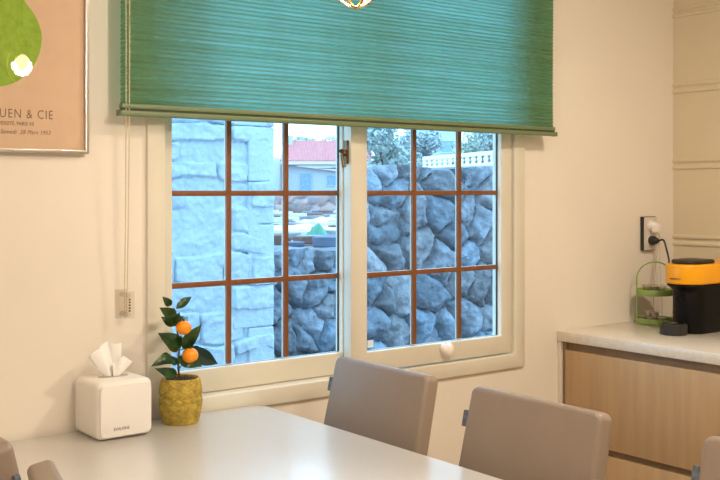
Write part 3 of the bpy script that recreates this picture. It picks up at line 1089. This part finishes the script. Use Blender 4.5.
def ashlar(seed):
    rng = np.random.default_rng(seed)
    def f(X, Z):
        wx = X + .030 * vnoise(X, Z, 4, seed) + .006 * vnoise(X, Z, 22, seed + 5)
        wz = Z + .045 * vnoise(X, Z, 4, seed + 2) + .006 * vnoise(X, Z, 18, seed + 6)
        h = np.zeros(X.shape)
        z = X.min() * 0 + Z.min() - .2
        while z < Z.max() + .3:
            rh = rng.choice([.09, .12, .15, .19])
            x = X.min() - rng.uniform(0, .4)
            while x < X.max() + .4:
                wd = rng.uniform(.16, .44)
                parts = [(x, x + wd, z, z + rh)]
                if rh > .16 and rng.random() < .45:
                    k = rng.uniform(.4, .6)
                    parts = [(x, x + wd, z, z + rh * k), (x, x + wd, z + rh * k, z + rh)]
                for a, b, c, d in parts:
                    dx = np.minimum(wx - a, b - wx)
                    dz = np.minimum(wz - c, d - wz)
                    r = .022
                    qx, qz = np.maximum(r - dx, 0), np.maximum(r - dz, 0)
                    dist = r - np.sqrt(qx * qx + qz * qz)
                    e = np.clip((dist - .001) / .008, 0, 1)
                    e = e * e * (3 - 2 * e)
                    hh = rng.choice([.004, .012, .022, .030, .036]) + rng.uniform(0, .006)
                    tx_, tz_ = rng.uniform(-.07, .07), rng.uniform(.0, .12)
                    ins = (dx > -.02) & (dz > -.02)
                    val = e * (hh + tx_ * (wx - (a + b) / 2) + tz_ * (wz - (c + d) / 2))
                    h = np.where(ins, np.maximum(h, val), h)
                x += wd
            z += rh
        h = np.maximum(h, .009)
        # the corner strip on the right: narrow upright stones
        h = h + .010 * vnoise(X, Z, 12, seed + 8) + .006 * vnoise(X, Z, 34, seed + 9)
        return h, None
    return f
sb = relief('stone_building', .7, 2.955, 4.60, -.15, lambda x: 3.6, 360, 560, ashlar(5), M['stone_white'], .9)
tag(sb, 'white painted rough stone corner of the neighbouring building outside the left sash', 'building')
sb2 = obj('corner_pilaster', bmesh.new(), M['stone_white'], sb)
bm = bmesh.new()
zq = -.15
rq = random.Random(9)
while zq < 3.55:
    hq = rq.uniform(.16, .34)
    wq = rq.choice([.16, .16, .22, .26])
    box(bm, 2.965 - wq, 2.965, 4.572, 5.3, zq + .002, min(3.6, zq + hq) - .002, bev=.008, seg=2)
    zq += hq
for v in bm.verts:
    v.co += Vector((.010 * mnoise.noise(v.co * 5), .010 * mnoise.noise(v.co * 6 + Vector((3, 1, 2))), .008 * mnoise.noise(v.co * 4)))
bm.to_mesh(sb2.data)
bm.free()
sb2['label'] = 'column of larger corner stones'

# ground: a yard outside the window and raised land behind the rock walls
gd = obj('ground_yard', B(-3, 12, 2.6, 6.1, -.35, -.15), M['ground'], smooth=False)
structure(gd)
bm = bmesh.new()
xs_ = 40
G = []
for j in range(41):
    row = []
    for i in range(xs_ + 1):
        x, y = 1 + 119 * (i / xs_) ** 1.5, 6.5 + 110 * (j / 40) ** 1.6
        row.append(bm.verts.new((x, y, .84)))
    G.append(row)
for A_, B_ in zip(G, G[1:]):
    for i in range(xs_):
        bm.faces.new((A_[i], A_[i + 1], B_[i + 1], B_[i]))
structure(obj('ground_field', bm, M['ground']))

def FP(u, v, d):
    """a spot in the landscape: u, v are bearing and elevation slopes (x1000/1020), d the distance ahead"""
    a_ = (u - 360) / 1020
    return Vector((d * (SN + a_ * CS), d * (CS - a_ * SN), H + (190 - v) / 1020 * d))

# rubble beyond the low wall: boards, sheets and a sack, each its own object
rr = random.Random(12)
GZ = .86
def gz(x, y):
    return .84
taken = [(FP(301, 190, 11.6), .56), (FP(327, 190, 14.5), .56), (FP(318, 190, 10.4), .16)]
n_b = 0
for tries in range(4000):
    if n_b >= 70:
        break
    d = 8.8 + 12 * rr.random() ** 1.3
    p = FP(rr.uniform(268, 348), 190, d)
    ln, wd, th = rr.uniform(.22, .62), rr.uniform(.07, .16), rr.uniform(.03, .10)
    if any((p.xy - q.xy).length < (ln / 2 + r) * 1.0 for q, r in taken):
        continue
    taken.append((p, ln / 2))
    n_b += 1
    bm = bmesh.new()
    box(bm, -ln / 2, ln / 2, -wd / 2, wd / 2, -th / 2, th / 2, bev=.008, seg=1)
    mk = rr.choice(['plank', 'plank', 'plank_white', 'plank_white', 'plank_brown', 'plank_dark'])
    o = obj('board', bm, M[mk])
    ra, rb = rr.uniform(-.04, .04), rr.uniform(-.03, .03)
    o.location = (p.x, p.y, gz(p.x, p.y) + th / 2 + abs(ra) * wd / 2 + abs(rb) * ln / 2 + .002)
    o.rotation_euler = (ra, rb, rr.uniform(-1.2, .2))
    tone = {'plank': 'grey', 'plank_white': 'whitewashed', 'plank_brown': 'brown', 'plank_dark': 'slate-blue'}[mk]
    tag(o, tone + ' board lying in the rubble heap beyond the low boulder wall', 'board', tone + ' boards in the rubble heap')
def sheet(name, u, v0, d, lx, ly, rz, m, label, cat, seed, hump=.22):
    p = FP(u, v0, d)
    bm = bmesh.new()
    G = []
    for j in range(13):
        row = []
        for i in range(17):
            s, t = i / 16 * 2 - 1, j / 12 * 2 - 1
            z = hump * (1 - s * s) * (1 - t * t) + .05 * mnoise.noise(Vector((s * 2.5 + seed, t * 2.5, seed)))
            row.append(bm.verts.new((s * lx, t * ly, max(z, -.01))))
        G.append(row)
    for A_, B_ in zip(G, G[1:]):
        for i in range(16):
            bm.faces.new((A_[i], A_[i + 1], B_[i + 1], B_[i]))
    b2 = bmesh.ops.extrude_face_region(bm, geom=bm.faces[:])
    for e_ in b2['geom']:
        if isinstance(e_, bmesh.types.BMVert):
            e_.co.z -= .03
    o = obj(name, bm, m)
    o.location = (p.x, p.y, .84 + .041)
    o.rotation_euler = (0, 0, rz)
    tag(o, label, cat)
sheet('tarpaulin', 301, 190, 11.6, .42, .20, -.9, M['tarp'], 'large crumpled white tarpaulin on the rubble behind the low boulder wall', 'tarpaulin', 1, .07)
sheet('tarpaulin', 327, 190, 14.5, .42, .2, -.4, M['tarp'], 'smaller white tarpaulin deeper in the rubble, nearer the boulder wall', 'tarpaulin', 5, .06)
sheet('sack', 318, 190, 10.4, .10, .07, .3, M['bag'], 'green sack in the middle of the rubble heap', 'sack', 9, .11)
# low pale terrace wall behind the rubble
tw = relief('terrace_wall', -3.2, 2.2, 0, 0, top_line(.46, .05, 1.2), 110, 20, boulders(.28, .06, 44, .7), M['pinkstone'], .4, cols=True)
tw.location = FP(312, 190, 24) * 1.0
tw.location.z = GZ - .02
tw.rotation_euler = (0, 0, -TH)
tag(tw, 'low pinkish stone terrace wall between rubble and red-roofed house', 'stone wall')

# red-roofed house
hs = thing('house', 'white house with red tiled roof far off in the left sash', 'house', FP(326, 190, 75), -TH)
hs.location.z = GZ
hb = bmesh.new()
box(hb, -3.2, 3.0, 0, 6, 0, 2.45)
obj('wall', hb, M['house'], hs, smooth=False)
bm = bmesh.new()
W = 3.35
prism(bm, [(-.55, 2.52), (-.55, 2.62), (3, 4.25), (6.5, 2.62), (6.5, 2.52), (3, 4.13)], 'x', -W, W)
for i in range(30):                         # tile ridges down the front slope
    x = -W + .1 + (2 * W - .2) * i / 29
    tube(bm, [(x, -.56, 2.62), (x, 3, 4.26)], .055, 6)
obj('roof', bm, M['roof'], hs)
obj('fascia', B(-W, W, -.58, -.50, 2.34, 2.56), M['fascia'], hs, smooth=False)
bm = bmesh.new()
prism(bm, [(-2.1, 2.30), (-2.1, 2.20), (1.6, 1.75), (1.6, 2.30)], 'y', -.42, -.06)
obj('awning', bm, M['fascia'], hs, smooth=False)
for x0, x1, z0, z1, nm in ((-2.0, -1.0, .30, 1.75, 'door'), (.0, 1.3, .75, 1.6, 'window')):
    f_ = obj(nm, frame_bm(x0, x1, z0, z1, -.06, .02, .07, .07, .07, .07, 0), M['house'], hs)
    obj('pane', B(x0 + .07, x1 - .07, -.03, -.01, z0 + .07, z1 - .07), M['win_dark'], f_, smooth=False)
obj('side_wing', B(-4.6, -3.3, -1.0, 3, 0, 2.85, bev=.3, seg=4), M['house'], hs)
obj('chimney', B(-3.0, -2.6, 2.2, 2.6, 3.6, 4.6), M['house'], hs, smooth=False)

# pale house behind the trees in the right sash
h2 = thing('house', 'pale block-shaped house behind the trees in the right sash', 'house', FP(437, 190, 70), -TH)
h2.location.z = GZ
obj('wall', B(-1.9, 1.7, 0, 5, 0, 4.9), M['house_pale'], h2, smooth=False)
obj('parapet', B(-2.1, 1.9, -.2, 5.2, 4.9, 5.2), M['fascia'], h2, smooth=False)
for x0, x1, z0, z1 in ((-1.3, -.5, 3.0, 3.9), (.2, 1.2, 3.0, 3.9)):
    f_ = obj('window', frame_bm(x0, x1, z0, z1, -.06, .02, .07, .07, .07, .07, 0), M['house_pale'], h2)
    obj('pane', B(x0 + .07, x1 - .07, -.03, -.01, z0 + .07, z1 - .07), M['win_dark'], f_, smooth=False)
obj('lower_roof', B(-2.4, 3.4, -1.6, -.2, 2.1, 2.5), M['win_dark'], h2, smooth=False)

# white balustrade above the tall boulder wall
pa, pb = FP(424, 168, 30), FP(500, 165, 25)
dv = pb - pa
bal = thing('balustrade', 'white balustrade fence above the tall boulder wall', 'fence', (pa.x, pa.y, pa.z - .1), math.atan2(dv.y, dv.x))
Lb = dv.xy.length
sl = (pb.z - pa.z)
def lrp(x):
    return .1 + sl * x / Lb
obj('top_rail', B(0, Lb, -.05, .05, .33, .43), M['balus'], bal)
obj('bottom_rail', B(0, Lb, -.05, .05, .08, .14), M['balus'], bal)
nb_ = 14
for i in range(nb_):
    x = .05 + (Lb - .1) * i / (nb_ - 1)
    bm = bmesh.new()
    lathe(bm, [(.05, .1401), (.05, .16), (.035, .18), (.07, .24), (.04, .29), (.05, .31), (.05, .3299)], (x, 0, 0), 10)
    obj('baluster', bm, M['balus'], bal)
fw = obj('terrace_bank', B(-.2, Lb + .2, -.10, .35, -(pa.z - .1 - GZ), .0795), M['house_pale'], bal, smooth=False)

def tree(name, u, d, ztop, wid, trunk_h, m, label, cat, seed, n=1800, lsz=.16, blobs=9):
    base = FP(u, 190, d)
    t = thing(name, label, cat, (base.x, base.y, gz(base.x, base.y)))
    rg = random.Random(seed)
    htot = ztop - GZ
    bm = bmesh.new()
    tube(bm, [(0, 0, -.02 if wid > 1 else .001), (.03 * wid, 0, htot * .3), (-.02 * wid, .02, htot * .62)], [.05 * wid, .04 * wid, .015 * wid], 8)
    obj('trunk', bm, M['trunk'], t)
    bm = bmesh.new()
    bs = []
    for i in range(blobs):
        q = Vector((rg.uniform(-.5, .5) * wid * .75, rg.uniform(-.5, .5) * wid * .7, htot * rg.uniform(trunk_h, .85)))
        bs.append((q, wid * rg.uniform(.17, .30)))
    for i in range(n):
        q, r = rg.choice(bs)
        dr = Vector((rg.gauss(0, 1), rg.gauss(0, 1), rg.gauss(0, 1))).normalized()
        p = q + dr * r * rg.uniform(.55, 1.05)
        p.z = min(p.z, htot)
        a1 = Vector((rg.gauss(0, 1), rg.gauss(0, 1), rg.gauss(0, 1))).normalized()
        a2 = a1.cross(dr + a1.orthogonal() * .3)
        if a2.length < 1e-3:
            continue
        a2.normalize()
        s = lsz * rg.uniform(.6, 1.2)
        vs = [bm.verts.new(p + a1 * s * x + a2 * s * y + dr * z * s) for x, y, z in ((-.9, 0, 0), (0, -.42, .12), (.9, 0, 0), (0, .42, .12))]
        bm.faces.new(vs)
    obj('crown', bm, m, t, smooth=False)
tree('broadleaf_tree', 381, 34, 4.0, 2.2, .10, M['tree1'], 'grey-green bushy tree seen in the upper left pane of the right sash', 'tree', 1, 5200, .12, 14)
tree('broadleaf_tree', 411, 44, 4.6, 2.0, .15, M['tree2'], 'blue-green tree standing directly left of the pale house', 'tree', 2, 4200, .13, 12)
tree('broadleaf_tree', 478, 46, 4.1, 2.9, .15, M['tree3'], 'pale green tree behind the white balustrade in the right sash', 'tree', 3, 5200, .13, 14)
tree('broadleaf_tree', 506, 40, 4.3, 2.6, .15, M['tree1'], 'grey-green tree at the far right behind the white balustrade', 'tree', 4, 4200, .13, 12)
tree('shrub', 403, 22, 1.96, .42, .25, M['shrubm'], 'small yellow-green shrub on top of the tall boulder wall', 'shrub', 5, 500, .06, 6)
for i, (u, d, w, zt, lab) in enumerate(((312, 110, 6, 6.9, 'hazy green tree rising behind the ridge of the red roof'), (334, 104, 6, 6.5, 'hazy green tree behind the right end of the red roof'))):
    tree('broadleaf_tree', u, d, zt, w, .3, M['tree3'], lab, 'tree', 20 + i, 1500, .4, 9)

# ------------------------------------------------------------------ light
sc = bpy.context.scene
w = bpy.data.worlds.new('world')
sc.world = w
w.use_nodes = True
nt = w.node_tree
bg = nt.nodes['Background']
tc = node(nt, 'ShaderNodeTexCoord')
nz = node(nt, 'ShaderNodeTexNoise', Scale=2.5, Detail=5.0)
mx = node(nt, 'ShaderNodeMix', _data_type='RGBA')
mx.inputs[6].default_value = (.37, .67, 1.0, 1)
mx.inputs[7].default_value = (.48, .77, 1.0, 1)
nt.links.new(tc.outputs['Generated'], nz.inputs['Vector'])
nt.links.new(nz.outputs['Fac'], mx.inputs[0])
nt.links.new(mx.outputs[2], bg.inputs[0])
bg.inputs[1].default_value = 4.3

def area(name, loc, size, power, col, rot=(0, 0, 0), spread=PI):
    l = bpy.data.lights.new(name, 'AREA')
    l.shape = 'DISK'
    l.size = size
    l.energy = power
    l.color = col
    l.spread = spread
    o = bpy.data.objects.new(name, l)
    C.objects.link(o)
    o.location = loc
    o.rotation_euler = rot
    return o
WARM = (1.0, .85, .665)
area('ceiling_light', (-.4, .3, RZ - .02), .35, 26, WARM)
area('ceiling_light', (1.1, -.6, RZ - .02), .35, 30, WARM)
area('ceiling_light', (2.25, .9, RZ - .02), .30, 31, WARM)
pt = bpy.data.lights.new('pendant_light', 'POINT')
pt.energy = 25
pt.color = (1.0, .84, .66)
pt.shadow_soft_size = .03
po = bpy.data.objects.new('pendant_light', pt)
C.objects.link(po)
po.location = (LX, LY, LZ + .062)

# ------------------------------------------------------------------ camera
cam = bpy.data.cameras.new('camera')
cam.sensor_fit = 'HORIZONTAL'
cam.sensor_width = 36
cam.lens = 36 * 1020 / 720
cam.shift_y = -50 / 720
cam.clip_start = .05
co = bpy.data.objects.new('camera', cam)
C.objects.link(co)
co.location = (0, 0, H)
co.rotation_euler = (PI / 2, 0, -TH)
sc.camera = co
vs = sc.view_settings
vs.view_transform = 'Standard'
vs.look = 'None'
vs.gamma = 1
vs.exposure = 0
vs.use_curve_mapping = False
